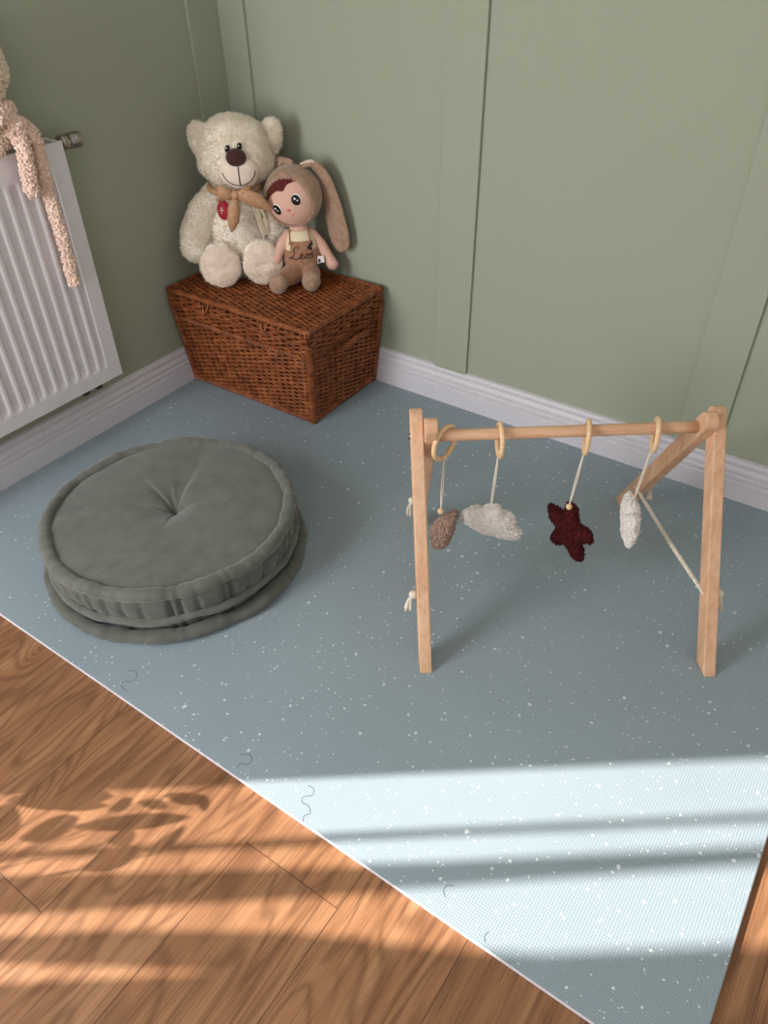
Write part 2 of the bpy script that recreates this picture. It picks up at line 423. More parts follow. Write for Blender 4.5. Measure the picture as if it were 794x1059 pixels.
# skirting boards
prof = [(0, FZ), (.020, FZ), (.020, .064), (.0165, .067), (.0165, .071), (.020, .075), (.020, .084), (.015, .088), (.015, .092),
        (.018, .096), (.0175, .104), (.012, .114), (.0115, .118), (.0145, .122), (.0145, .130), (.011, .1395), (0, .1415)]
def skirting(name, a, b, nrm):
    bm = new_bm(); a, b, nrm = Vector(a), Vector(b), Vector(nrm)
    A = [bm.verts.new(a+nrm*d+V(0, 0, z)) for d, z in prof]; B = [bm.verts.new(b+nrm*d+V(0, 0, z)) for d, z in prof]
    for i in range(len(prof)-1): bm.faces.new((A[i], B[i], B[i+1], A[i+1]))
    bm.faces.new(A); bm.faces.new(list(reversed(B)))
    struct(name, bm, M['white_trim'])
skirting('baseboard_right', (0, 0, 0), (3.8, 0, 0), (0, -1, 0))
skirting('baseboard_left', (0, 0, 0), (0, WY1+.02, 0), (1, 0, 0))

# the narrow window in the left wall, outside the view; its bars and drape cast the floor's light and shade
win = bpy.data.objects.new('window_1', None); COL.objects.link(win); win['kind'] = 'structure'
bm = new_bm()
strip_poly(bm, [(-.004, -2.832, WZ0), (-.004, -2.808, WZ0), (-.004, -2.806, WZ1), (-.004, -2.828, WZ1)], .003, (1, 0, 0))
obj('glazing_bar', bm, M['white_trim'], win, False)
bm = new_bm()
strip_poly(bm, [(-.004, -2.985, WZ0), (-.004, -2.85, WZ0), (-.004, -2.872, .98), (-.004, -2.893, 1.6), (-.004, -2.892, WZ1), (-.004, -2.925, WZ1), (-.004, -2.955, 1.62), (-.004, -2.967, 1.0)], .003, (1, 0, 0))
obj('mullion', bm, M['white_trim'], win, False)
bm = new_bm()
strip_poly(bm, [(-.004, -3.04, WZ0), (-.004, -3.0, WZ0), (-.004, -3.018, .98), (-.004, -3.012, 1.2), (-.004, -3.035, 1.45), (-.004, -3.095, 1.7), (-.004, -3.13, 1.9), (-.004, -3.122, 1.46), (-.004, -3.085, 1.2), (-.004, -3.060, .98)], .003, (1, 0, 0))
obj('drape', bm, M['white_cloth'], win, False)

# ------------------------------------------------------------------ foam mat
bm = new_bm()
box(bm, (.0, -1.607, FZ), (2.357, .0, 0), bev=.0015)
for f in bm.faces: f.material_index = 0 if f.normal.z > .9 else 1
bm.normal_update()
for f in bm.faces: f.material_index = 0 if f.normal.z > .9 else 1
fm = obj('foam_floor_mat', bm, None, None, False, mats=[M['foam'], M['foam_edge']])
tag(fm, 'large pale blue speckled foam play mat covering the corner of the floor', 'mat')
def seam(pts):
    bm = new_bm(); P = smooth_path([(x, y, .0002) for x, y in pts], 8)
    A, B = [], []
    for i, p in enumerate(P):
        t = (P[min(i+1, len(P)-1)]-P[max(i-1, 0)]).normalized(); s = V(-t.y, t.x, 0)*.0011
        A.append(bm.verts.new(p-s)); B.append(bm.verts.new(p+s))
    for i in range(len(P)-1): bm.faces.new((A[i], A[i+1], B[i+1], B[i]))
    obj('joint_line', bm, M['seam'], fm, False)
def tooth(x, y, s=1): return [(x-.004, y+.028*s), (x+.012, y+.022*s), (x+.012, y+.004*s), (x-.012, y-.004*s), (x-.010, y-.024*s), (x+.006, y-.03*s)]
seam([(.938, -1.545), (.955, -1.535), (.972, -1.545), (.972, -1.562), (.958, -1.570), (.960, -1.584), (.985, -1.588)])
seam([(1.335, -1.562), (1.352, -1.550), (1.366, -1.558), (1.364, -1.572), (1.350, -1.578), (1.352, -1.590)])
seam([(1.508, -1.535), (1.524, -1.535), (1.530, -1.548), (1.518, -1.560), (1.522, -1.572), (1.540, -1.572), (1.552, -1.582), (1.546, -1.594), (1.552, -1.606)])
seam([(1.880, -1.542), (1.868, -1.548), (1.866, -1.560), (1.876, -1.570)])
seam([(1.975, -1.578), (1.972, -1.588), (1.978, -1.598)])

# ------------------------------------------------------------------ radiator
RX0, RX1, RY0, RY1, RZ0, RZ1 = .03, .10, -1.98, -.778, .222, .958
rad = thing('radiator', 'white ribbed panel radiator mounted on the left wall', 'radiator', (RX0, RY1, RZ0))
W_, H_ = RY1-RY0, RZ1-RZ0
def ribs(front):
    bm = new_bm()
    ys = []; y = 0.0
    ny = int(W_/.0035); nz = [0, .008, .04, .05, .056, .062, .068, .08, .2, .35, .5, H_-.10, H_-.088, H_-.08, H_-.074, H_-.068, H_-.058, H_-.02, H_-.006, H_]
    grid = []
    for i in range(ny+1):
        y = -W_*i/ny; col = []
        for z in nz:
            d = 0.0
            u = (-y-.058)/.0417
            inside = (-y > .055 and -y < W_-.055)
            if inside:
                fr = u-math.floor(u)
                rib = 1.0-min(1.0, max(0.0, (abs(fr-.5)-.16)/.16))       # raised channel
                e = min(1.0, max(0.0, (z-.05)/.018))*min(1.0, max(0.0, (H_-.068-z)/.018))
                d = -.009*(1-rib)*e
            col.append(bm.verts.new((front+d, y, z)))
        grid.append(col)
    for A, B in zip(grid, grid[1:]):
        for j in range(len(nz)-1): bm.faces.new((A[j], B[j], B[j+1], A[j+1]))
    return bm
obj('front_panel', ribs(RX1-RX0), M['radiator'], rad)
bm = new_bm(); box(bm, (.0, -W_+.002, .004), (.012, -.004, H_-.01)); obj('rear_panel', bm, M['radiator'], rad, False)
for yy in (-.0035, -W_):
    bm = new_bm(); box(bm, (.0, yy-.001, .004), (RX1-RX0-.0005, yy+.0035, H_-.002), bev=.001); obj('side_panel', bm, M['radiator'], rad, False)
bm = new_bm()
box(bm, (.062, -W_, H_-.004), (RX1-RX0+.001, .001, H_+.003), bev=.001); box(bm, (.0, -W_, H_-.004), (.008, .001, H_+.002))
for i in range(int(W_/.012)):
    box(bm, (.008, -W_+.006+i*.012, H_-.006), (.062, -W_+.0085+i*.012, H_))
box(bm, (.008, -.014, H_-.004), (.062, 0, H_+.001))
obj('top_grille', bm, M['radiator'], rad, False)
bm = new_bm(); box(bm, (.014, -W_+.01, .02), (.060, -.01, H_-.03)); obj('convector_fins', bm, M['radiator_dark'], rad, False)
# chrome thermostat head at the top right end
bm = new_bm()
mt = Matrix.Translation((.032, .004, .723)) @ Matrix.Rotation(-PI/2, 4, 'X')
lathe(bm, [(.0, 0), (.012, 0), (.012, .012), (.0195, .014), (.021, .018), (.021, .040), (.0185, .041), (.0185, .044), (.021, .046), (.022, .078), (.019, .084), (.0, .085)], 24, mt)
obj('thermostat_head', bm, M['chrome'], rad)
for yy in (-.085, -.137):
    bm = new_bm()
    tube(bm, [(.040, yy, .012), (.040, yy, -.012), (.034, yy, -.026), (.012, yy, -.030), (-.02, yy, -.030)], .0075, 10)
    lathe(bm, [(0, -.022), (.014, -.022), (.014, -.004), (0, -.004)], 8, Matrix.Translation((.040, yy, 0)))
    obj('pipe_valve', bm, M['dark_plastic'], rad)

# ------------------------------------------------------------------ pink plush lying on the radiator top
pl = thing('plush_toy', 'fluffy cream plush toy with pink knotted scarf sitting on the radiator', 'soft toy', (.075, -.985, .961))
bm = new_bm(); ell(bm, (0, 0, .075), (.062, .075, .08)); wobble(bm, .006, 30); curls(bm, 700, .007, 3)
obj('body', bm, M['boucle_cream'], pl)
bm = new_bm(); ell(bm, (.005, .0, .205), (.085, .100, .095)); wobble(bm, .006, 25); curls(bm, 1300, .008, 4)
obj('head', bm, M['boucle_cream'], pl)
for s in (-1, 1):
    bm = new_bm(); ell(bm, (.0, .065*s, .31), (.03, .035, .045)); wobble(bm, .004, 40); curls(bm, 250, .007, 8+s)
    obj('ear', bm, M['boucle_cream'], pl)
    bm = new_bm(); ell(bm, (.083, .035*s, .225), .008); obj('eye', bm, M['black'], pl)
bm = new_bm(); ell(bm, (.092, 0, .195), (.010, .014, .010)); obj('nose', bm, M['nose'], pl)
scarf = new_bm()
ringp = [V(.078*math.cos(a), .070*math.sin(a), .098+.006*math.sin(2*a)) for a in [2*PI*i/28 for i in range(28)]]
tube(scarf, ringp, .022, 12, closed=True); wobble(scarf, .005, 40); curls(scarf, 900, .0065, 5)
sc = obj('scarf', scarf, M['boucle'], pl)
bm = new_bm(); ell(bm, (.072, .050, .072), (.028, .030, .026)); wobble(bm, .005, 45); curls(bm, 260, .0065, 6); obj('knot', bm, M['boucle'], sc)
for pts, rr, sd in (([(.066, .040, .075), (.078, .050, .05), (.078, .052, .01), (.070, .050, -.04), (.066, .048, -.09)], (.017, .018, .017, .0175, .017), 11),
                    ([(.066, .050, .070), (.074, .076, .068), (.076, .094, .035), (.064, .100, -.01), (.058, .102, -.07), (.055, .105, -.15), (.055, .106, -.24), (.055, .104, -.32), (.055, .102, -.370)], (.016, .017, .016, .016, .0155, .015, .0145, .0145, .014), 12)):
    bm = new_bm(); p = smooth_path(pts, 6); rounded_tube(bm, p, lerp_list(list(rr), len(p)), 12); wobble(bm, .003, 60, sd)
    L = sum((a-b).length for a, b in zip(p, p[1:])); curls(bm, int(L*2600), .0055, sd)
    obj('scarf_tail', bm, M['boucle'], sc)

# ------------------------------------------------------------------ wicker trunk
tk = thing('wicker_trunk', 'chestnut brown wicker storage trunk standing in the room corner', 'trunk', (.345, -.21, 0))
def tl(x, y, z): return V(x-.345, y+.21, z)
ZB = .338
def tcorner(ix, iy, z):
    t = z/.39
    x = (.027-.010*t) if ix == 0 else (.618+.047*t)
    y = (-.398-.052*t) if iy == 0 else (-.024)
    return tl(x, y, z)
def face_pt(side, a, z, off=0.0):
    c = {'front': ((0, 0), (1, 0)), 'right': ((1, 0), (1, 1)), 'back': ((1, 1), (0, 1)), 'left': ((0, 1), (0, 0))}[side]
    p = tcorner(*c[0], z).lerp(tcorner(*c[1], z), a)
    n = {'front': V(0, -1, -.13), 'right': V(1, 0, -.12), 'back': V(0, 1, 0), 'left': V(-1, 0, 0)}[side].normalized()
    return p + n*off
rb = random.Random(5)
body = new_bm()
# dark core so nothing shows through the weave
core = [tcorner(i, j, .012) for i, j in ((0, 0), (1, 0), (1, 1), (0, 1))]; core2 = [tcorner(i, j, ZB) for i, j in ((0, 0), (1, 0), (1, 1), (0, 1))]
cen = V(0, 0, 0)
def inset(p, d): return V(p.x-math.copysign(d, p.x), p.y-math.copysign(d, p.y), p.z)
A = [body.verts.new(inset(p, .009)) for p in core]; B = [body.verts.new(inset(p, .009)) for p in core2]
body.faces.new(A); body.faces.new(B)
for i in range(4): body.faces.new((A[i], A[(i+1) % 4], B[(i+1) % 4], B[i]))
for f in body.faces: f.material_index = 1
def weave(bm, fpt, length, z0, z1, pitch, rad, stake, amp, seg=5, wave=True):
    ns = max(4, round(length/stake)); rows = int((z1-z0)/pitch)
    for i in range(ns+1):
        a = min(.985, max(.015, i/ns))
        tube(bm, [fpt(a, z0+(z1-z0)*k/3, -.001) for k in range(4)], rad*1.05, 5)
    for r in range(rows):
        z = z0+pitch*(r+.5); ph = r % 2; P, R = [], []
        jit = rb.uniform(-.0012, .0012)
        for i in range(2*ns+1):
            a = i/(2*ns)
            w = math.sin(PI*(a*ns+ph)) if i % 2 else 0
            P.append(fpt(a, z+jit+rb.uniform(-.0012, .0012), amp*(w+.25)+rb.uniform(-.0006, .0006))); R.append(rad*rb.uniform(.82, 1.15))
        tube(bm, P, R, seg, cap=False)
def twist_band(bm, path, r, turns_per_m, seg=6, strands=2):
    L = sum((b-a).length for a, b in zip(path, path[1:])); n = int(L*turns_per_m*10)
    def at(t):
        d = t*L
        for a, b in zip(path, path[1:]):
            s = (b-a).length
            if d <= s or b is path[-1]: return a.lerp(b, min(1, d/s)), (b-a).normalized()
            d -= s
    for s in range(strands):
        P = []
        for i in range(n+1):
            p, t = at(i/n); x, y = frame_for(t)
            an = 2*PI*turns_per_m*L*i/n + 2*PI*s/strands
            P.append(p + (x*math.cos(an)+y*math.sin(an))*r*.55)
        tube(bm, P, r*.55, seg)
LEN = {'front': .62, 'right': .40, 'back': .62, 'left': .40}
for sd in ('front', 'right', 'back', 'left'):
    fp = lambda a, z, o, s=sd: face_pt(s, a, z, o)
    weave(body, fp, LEN[sd], .018, .272, .0088, .0042, .030, .0038)
    for z in (.276, .2845):                                              # waling rows
        twist_band(body, [face_pt(sd, a/8, z, .002) for a in range(9)], .0062, 26)
    weave(body, fp, LEN[sd], .290, .338, .0088, .0043, .030, .0038)
o = obj('woven_body', body, None, tk, mats=[M['wicker'], M['wicker_liner']])
bm = new_bm()
pth = [tcorner(0, 0, .012), tcorner(1, 0, .012), tcorner(1, 1, .012), tcorner(0, 1, .012), tcorner(0, 0, .012)]
for a, b in zip(pth, pth[1:]): twist_band(bm, [a, b], .0115, 16, 6, 3)
obj('base_border', bm, M['wicker'], tk)
for ix, iy in ((0, 0), (1, 0), (1, 1), (0, 1)):
    bm = new_bm(); P, R = [], []
    for i in range(91):
        z = .004+(ZB-.006)*i/90; P.append(tcorner(ix, iy, z)*1.0 + V(0, 0, 0)); R.append(.0125+.0018*math.sin(i*PI*2/3))
    tube(bm, P, R, 10); obj('corner_post', bm, M['wicker'], tk)
# lid
lid = new_bm()
def lid_pt(ix, iy, z):
    p = tcorner(ix, iy, .345); g = .006
    return V(p.x+(g if ix else -.002), p.y+(-g if iy == 0 else .0), z)
LZ0, LZ1 = .338, .388
def lid_face(side, a, z, off=0.0):
    c = {'front': ((0, 0), (1, 0)), 'right': ((1, 0), (1, 1)), 'back': ((1, 1), (0, 1)), 'left': ((0, 1), (0, 0))}[side]
    n = {'front': V(0, -1, 0), 'right': V(1, 0, 0), 'back': V(0, 1, 0), 'left': V(-1, 0, 0)}[side]
    return lid_pt(*c[0], z).lerp(lid_pt(*c[1], z), a) + n*off
corners = ((0, 0), (1, 0), (1, 1), (0, 1))
A = [lid.verts.new(inset(lid_pt(i, j, LZ0), .008)) for i, j in corners]; B = [lid.verts.new(inset(lid_pt(i, j, LZ1-.004), .008)) for i, j in corners]
lid.faces.new(A); lid.faces.new(B)
for i in range(4): lid.faces.new((A[i], A[(i+1) % 4], B[(i+1) % 4], B[i]))
for f in lid.faces: f.material_index = 1
for sd in ('front', 'right', 'back', 'left'):
    weave(lid, lambda a, z, o, s=sd: lid_face(s, a, z, o), LEN[sd], LZ0-.001, LZ1-.008, .0088, .0044, .030, .0036)
def top_pt(a, b, off=0.0):     # a along x, b along y
    p = lid_pt(0, 0, LZ1).lerp(lid_pt(1, 0, LZ1), a).lerp(lid_pt(0, 1, LZ1).lerp(lid_pt(1, 1, LZ1), a), b)
    return p + V(0, 0, off+.004*math.sin(PI*a)*math.sin(PI*b))
# top weave: strands along x over stakes along y
ns, rows = 20, 44
for i in range(ns+1):
    a = min(.985, max(.015, i/ns)); tube(lid, [top_pt(a, k/6, -.002) for k in range(7)], .0046, 5)
for r in range(rows):
    b = (r+.5)/rows; P, R = [], []
    for i in range(2*ns+1):
        a = i/(2*ns); w = math.sin(PI*(a*ns+(r % 2))) if i % 2 else 0
        P.append(top_pt(a, b+rb.uniform(-.002, .002), .0036*w+rb.uniform(-.0006, .0008))); R.append(.0045*rb.uniform(.85, 1.15))
    tube(lid, P, R, 5, cap=False)
ld = obj('lid', lid, None, tk, mats=[M['wicker'], M['wicker_liner']])
bm = new_bm()
for sd in ('front', 'right', 'back', 'left'):
    P, R = [], []
    nn = 150 if sd in ('front', 'back') else 100
    for i in range(nn+1):
        P.append(lid_face(sd, i/nn, LZ1-.002, -.002)); R.append(.0105+.0016*math.sin(i*2*PI/3)+rb.uniform(-.0003, .0003))
    tube(bm, P, R, 10)
obj('rolled_border', bm, M['wicker'], ld)
for a in (.30, .72):                                                       # cane loops closing the lid
    bm = new_bm(); c = lid_face('front', a, .362, .003)
    tube(bm, smooth_path([c+V(-.012, 0, .018), c+V(-.010, -.010, 0), c+V(0, -.012, -.014), c+V(.010, -.010, 0), c+V(.012, 0, .018)], 5), .0035, 7)
    obj('closing_loop', bm, M['wicker'], ld)
bm = new_bm()
hp = [face_pt('right', .34, .252, .0), face_pt('right', .36, .262, .022), face_pt('right', .44, .276, .034), face_pt('right', .54, .284, .036), face_pt('right', .64, .280, .034), face_pt('right', .72, .270, .022), face_pt('right', .74, .262, .0)]
twist_band(bm, smooth_path(hp, 4), .0105, 22, 7, 3)
obj('handle', bm, M['wicker'], tk)

# ------------------------------------------------------------------ teddy bear
RZ = math.atan2(.70, .714)
TOP = .3965
tb = thing('teddy_bear', 'cream fluffy teddy bear with tan bow sitting on the wicker trunk', 'soft toy', (.24, -.24, TOP), RZ)
# local axes: x to the viewer's right, -y towards the viewer
bm = new_bm(); ell(bm, (-.035, .075, .155), (.118, .105, .165), None, 32, 24); wobble(bm, .008, 12); fuzz(bm, 15000, .013, .002, jitter=.7, seed=2)
obj('torso', bm, M['fur'], tb)
HC = V(-.002, .055, .428)
bm = new_bm(); ell(bm, HC, (.118, .110, .112), None, 36, 26)
for v in bm.verts:                                                        # fuller cheeks
    d = v.co-HC
    if d.z < 0: v.co.x = HC.x + d.x*(1+.16*min(1, -d.z/.05))
wobble(bm, .006, 14)
fuzz(bm, 18000, .012, .0019, jitter=.7, seed=3, where=lambda c, n: not (abs(c.x-HC.x-.004) < .056 and c.y < .0 and c.z < HC.z+.005))
head = obj('head', bm, M['fur'], tb)
for s, ex in ((-1, -.108), (1, .115)):
    bm = new_bm(); rot = Matrix.Rotation(.25*s, 3, 'Y')
    ell(bm, (ex, .055, .464 if s < 0 else .462), (.037, .024, .060), rot); wobble(bm, .003, 30)
    fuzz(bm, 4000, .011, .0019, jitter=.7, seed=20+s); obj('ear', bm, M['fur'], tb)
MC = HC+V(.004, -.088, -.040)
bm = new_bm(); ell(bm, MC, (.066, .046, .060), None, 32, 24)
mz = obj('muzzle', bm, M['sole'], tb)
def on_muzzle(x, z, out=.0):
    k = 1-(x/.066)**2-(z/.060)**2
    return MC + V(x, -.046*math.sqrt(max(k, .02))-out, z)
bm = new_bm()
ell(bm, MC+V(-.004, -.030, .048), (.033, .024, .028)); obj('nose', bm, M['nose'], tb)
bm = new_bm()
tube(bm, [on_muzzle(-.002, .030-.0094*i, .002) for i in range(8)], .0016, 6)
arc = []
for i in range(17):
    a = PI*(1.06+.88*i/16); arc.append(on_muzzle(-.001+.055*math.cos(a), .014+.050*math.sin(a), .002))
tube(bm, arc, .0013, 6)
obj('mouth', bm, M['thread'], tb)
for ex, ez in ((-.024, .034), (.015, .039)):
    c = HC+V(ex, -.112, ez)
    bm = new_bm(); ell(bm, c, (.0085, .006, .0120), Matrix.Rotation(.25, 3, 'Y')); e = obj('eye', bm, M['black'], tb)
    bm = new_bm(); ell(bm, c+V(-.003, -.006, .004), .0022); obj('eye_glint', bm, M['white_cloth'], e)
# arms
bm = new_bm(); p = smooth_path([(-.085, .055, .285), (-.135, .045, .235), (-.172, .020, .175), (-.182, -.005, .135)], 5)
rounded_tube(bm, p, lerp_list([.046, .050, .050, .043], len(p)), 18); wobble(bm, .006, 20, 2); fuzz(bm, 10000, .013, .002, jitter=.7, seed=5)
obj('arm', bm, M['fur'], tb)
bm = new_bm(); p = smooth_path([(.045, .07, .285), (.085, .075, .23), (.105, .06, .165), (.100, .035, .125)], 5)
rounded_tube(bm, p, lerp_list([.044, .046, .044, .040], len(p)), 18); wobble(bm, .006, 20, 5); fuzz(bm, 6000, .013, .002, jitter=.7, seed=6)
obj('arm', bm, M['fur'], tb)
# legs, soles towards the viewer
for lx, rx, sd, tl_ in ((-.102, -.06, 7, -.02), (.044, .02, 8, .10)):
    bm = new_bm(); p = smooth_path([(rx, .06, .075), (lx*.9, .025, .078), (lx, .008, .082)], 5)
    rounded_tube(bm, p, lerp_list([.062, .064, .060], len(p)), 20)
    ell(bm, (lx, -.038, .083), (.070, .026, .078), None, 26, 18)
    wobble(bm, .004, 25, sd)
    for v in bm.verts: v.co.z = max(v.co.z, .004)
    fuzz(bm, 9000, .012, .002, jitter=.7, seed=sd, where=lambda c, n: not (n.y < -.55 and c.y < -.045))
    lg = obj('leg', bm, M['fur'], tb)
    bm = new_bm(); ell(bm, (lx, -.050, .083), (.0725, .031, .080), Matrix.Rotation(tl_, 3, 'Y'), 40, 30)
    wobble(bm, .004, 25, sd)
    bmesh.ops.delete(bm, geom=[f for f in bm.faces if f.calc_center_median().y > -.060], context='FACES')
    for v in bm.verts:                                                     # stitched dimple
        q = v.co-V(lx, -.06, .084)
        v.co.y += .007*math.exp(-(q.x/.045)**2-(q.z/.011)**2)
        v.co.z = max(v.co.z, .005)
    wobble(bm, .003, 45, sd); fuzz(bm, 2500, .0035, .0013, seed=sd+30)
    obj('sole', bm, M['sole'], lg)
# bow
bow = new_bm()
BC = V(-.020, -.070, .325)
def ribbon(bm, pts, widths, side, thick=.0022):
    pts = smooth_path(pts, 6); ws = lerp_list(list(widths), len(pts)); side = Vector(side).normalized(); A = []
    for i, (p, w) in enumerate(zip(pts, ws)):
        t = (pts[min(i+1, len(pts)-1)]-pts[max(i-1, 0)]).normalized(); s = (side-t*side.dot(t)).normalized(); n = t.cross(s)*thick
        A.append([bm.verts.new(p+s*w/2+n), bm.verts.new(p+n*2.2), bm.verts.new(p-s*w/2+n), bm.verts.new(p-s*w/2-n), bm.verts.new(p-n*.2), bm.verts.new(p+s*w/2-n)])
    for a, b in zip(A, A[1:]):
        for k in range(6): bm.faces.new((a[k], a[(k+1) % 6], b[(k+1) % 6], b[k]))
    bm.faces.new(A[0]); bm.faces.new(list(reversed(A[-1])))
ribbon(bow, [BC+V(.002, 0, 0), BC+V(-.025, -.012, .004), BC+V(-.050, -.006, .012), BC+V(-.054, .004, .004), BC+V(-.046, .010, -.004), BC+V(0, .006, -.002)], (.018, .036, .044, .046, .036, .018), (0, 0, 1))
ribbon(bow, [BC+V(-.002, 0, 0), BC+V(.022, -.012, .002), BC+V(.044, -.008, .008), BC+V(.05, .004, .004), BC+V(.04, .010, -.004), BC+V(0, .006, -.002)], (.018, .030, .036, .036, .030, .018), (0, 0, 1))
bo = obj('bow', bow, M['ribbon'], tb)
bm = new_bm(); ell(bm, BC+V(0, -.006, 0), (.014, .012, .015)); wobble(bm, .002, 90); obj('knot', bm, M['ribbon'], bo)
bm = new_bm(); ribbon(bm, [BC+V(-.004, -.004, -.004), BC+V(-.010, -.012, -.04), BC+V(-.018, -.014, -.08), BC+V(-.030, -.008, -.118)], (.020, .040, .040, .004), (1, 0, .1)); obj('bow_tail', bm, M['ribbon'], bo)
bm = new_bm(); ribbon(bm, [BC+V(.006, -.004, -.002), BC+V(.040, -.018, -.006), BC+V(.075, -.022, -.022), BC+V(.112, -.016, -.055)], (.020, .046, .046, .006), (.2, 0, 1)); obj('bow_tail', bm, M['ribbon'], bo)
bm = new_bm()
tube(bm, [(-.018+.088*math.cos(a), .045+.098*math.sin(a), .322+.004*math.sin(a)) for a in [2*PI*i/30 for i in range(30)]], .008, 8, closed=True, flat=1.3)
obj('neck_ribbon', bm, M['ribbon'], bo)
# red patch on the chest with a white scribble
bm = new_bm(); ell(bm, (-.066, -.040, .268), (.023, .006, .032), Matrix.Rotation(-.35, 3, 'Z') @ Matrix.Rotation(-.2, 3, 'X')); pt = obj('patch', bm, M['red_badge'], tb)
bm = new_bm(); q = V(-.071, -.046, .268)
tube(bm, smooth_path([q+V(-.006, .001, .008), q+V(.002, -.001, .010), q+V(-.001, -.001, .001), q+V(-.003, 0, -.010)], 4), .0012, 5)
tube(bm, smooth_path([q+V(-.007, .001, .0), q+V(.001, -.001, .002), q+V(.007, -.003, .0)], 4), .0012, 5)
obj('patch_lettering', bm, M['white_cloth'], pt)
# hang tag on a cord
bm = new_bm()
strip_poly(bm, [(.038, -.040, .268), (.062, -.036, .274), (.078, -.030, .215), (.076, -.030, .172), (.050, -.040, .178)], .0016, (.2, 1, .1))
tg = obj('hang_tag', bm, M['cream_card'], tb, False)
bm = new_bm(); tube(bm, smooth_path([(.056, -.0365, .248), (.062, -.036, .240), (.058, -.038, .232), (.063, -.0365, .236)], 4), .0012, 5); obj('tag_print', bm, M['thread'], tg)
bm = new_bm(); tube(bm, smooth_path([(.030, -.058, .300), (.036, -.056, .262), (.046, -.052, .215), (.056, -.050, .175), (.058, -.046, .160)], 6), .0024, 6); obj('tag_cord', bm, M['cord'], tb)

# ------------------------------------------------------------------ doll
dl = thing('rag_doll', 'small rag doll in long-eared taupe hood leaning against the teddy bear', 'doll', (.37, -.14, TOP), RZ)
TC, TR = V(.020, -.018, .105), (.062, .048, .092)
def torso_y(x, z, out=.0):
    k = 1-((x-TC.x)/TR[0])**2-((z-TC.z)/TR[2])**2
    return TC.y-TR[1]*math.sqrt(max(k, .03))-out
bm = new_bm(); ell(bm, TC, TR, None, 28, 22); rounded_tube(bm, [(.022, -.008, .17), (.014, .0, .225)], [.034, .030], 16)
obj('torso', bm, M['skin'], dl)
HD = V(.010, .0, .292); HRAD = (.093, .088, .094)
tiltR = Matrix.Rotation(-.50, 3, 'Y')                                       # head tipped over towards the bear
bm = new_bm(); ell(bm, HD, HRAD, tiltR, 36, 28); obj('head', bm, M['skin'], dl)
FD = (V(-.40, -1, .02)).normalized()                                       # where the face looks
FX = V(0, 0, 1).cross(FD).normalized()*-1
UPV = (tiltR @ V(0, 0, 1)); UPV = (UPV-FD*UPV.dot(FD)).normalized(); RTV = FD.cross(UPV)*-1
if RTV.x < 0: RTV = -RTV
def on_head(a, b, out=.0, r=.0925):
    """point on the head: a to the right, b up (metres) in the tilted face frame"""
    k = math.sqrt(max(r*r-a*a-b*b, 1e-6)); d = (FD*k+RTV*a+UPV*b).normalized()
    M3 = tiltR @ Matrix.Diagonal(HRAD) @ Matrix.Diagonal(HRAD) @ tiltR.transposed()
    inv = M3.inverted(); s = 1/math.sqrt(d.dot(inv @ d))
    return HD+d*(s+out)
def shell(keep, out, thick, seg=56, rings=40):
    bm = new_bm(); ell(bm, HD, tuple(h+out for h in HRAD), tiltR, seg, rings)
    dele = []
    for f in bm.faces:
        d = (f.calc_center_median()-HD); L = d.length; d.normalize()
        a, b, c = d.dot(RTV), d.dot(UPV), d.dot(FD)
        if not keep(a, b, c): dele.append(f)
    bmesh.ops.delete(bm, geom=dele, context='FACES')
    bm.normal_update()
    r = bmesh.ops.solidify(bm, geom=list(bm.faces), thickness=thick)
    return bm
face_open = lambda a, b, c: c > 0 and (a/.82)**2+((b+.09)/.84)**2 < 1
bm = shell(lambda a, b, c: not face_open(a, b, c), .007, .006); wobble(bm, .0015, 40); hd = obj('hood', bm, M['hood'], dl)
bm = new_bm(); up_, lo_ = [], []
hu = [V(-.062, .032, 0), V(-.046, .054, 0), (V(-.020, .068, 0)), V(.010, .073, 0), V(.036, .070, 0), V(.056, .056, 0), V(.066, .042, 0)]
hl = [V(-.062, .032, 0), V(-.042, .040, 0), V(-.012, .046, 0), V(.012, .038, 0), V(.030, .048, 0), V(.050, .046, 0), V(.066, .042, 0)]
hu, hl = smooth_path(hu, 4), smooth_path(hl, 4); gr = []
for p, q in zip(hu, hl):
    gr.append([bm.verts.new(on_head(*(p.lerp(q, k/5).xy), out=.0030 if 0 < k < 5 else .0012)) for k in range(6)])
for A, B in zip(gr, gr[1:]):
    for k in range(5): bm.faces.new((A[k], A[k+1], B[k+1], B[k]))
obj('hair_fringe', bm, M['hair'], dl)
for ea, eb, s in ((-.040, -.006, -1), (.038, -.006, 1)):
    def disc(bm, a, b, ra, rb_, out, n=26):
        c = bm.verts.new(on_head(a, b, out+.0012)); ring = [bm.verts.new(on_head(a+ra*math.cos(2*PI*i/n), b+rb_*math.sin(2*PI*i/n), out)) for i in range(n)]
        for i in range(n): bm.faces.new((c, ring[i], ring[(i+1) % n]))
    bm = new_bm(); disc(bm, ea, eb, .0135, .0175, .0022); ey = obj('eye', bm, M['black'], dl)
    bm = new_bm(); disc(bm, ea+.0035, eb+.003, .0140, .0175, .0012); obj('eye_white', bm, M['white_cloth'], ey)
    bm = new_bm(); disc(bm, ea-.001, eb+.006, .0030, .0040, .0045, 10); disc(bm, ea+.004, eb-.003, .0022, .0028, .0042, 10); obj('eye_glint', bm, M['white_cloth'], ey)
bm = new_bm(); ell(bm, on_head(-.001, -.024, .001), (.006, .004, .005)); obj('nose', bm, M['pink'], dl)
bm = new_bm(); ell(bm, on_head(.000, -.044, .0), (.0035, .002, .0025)); obj('mouth', bm, M['pink'], dl)
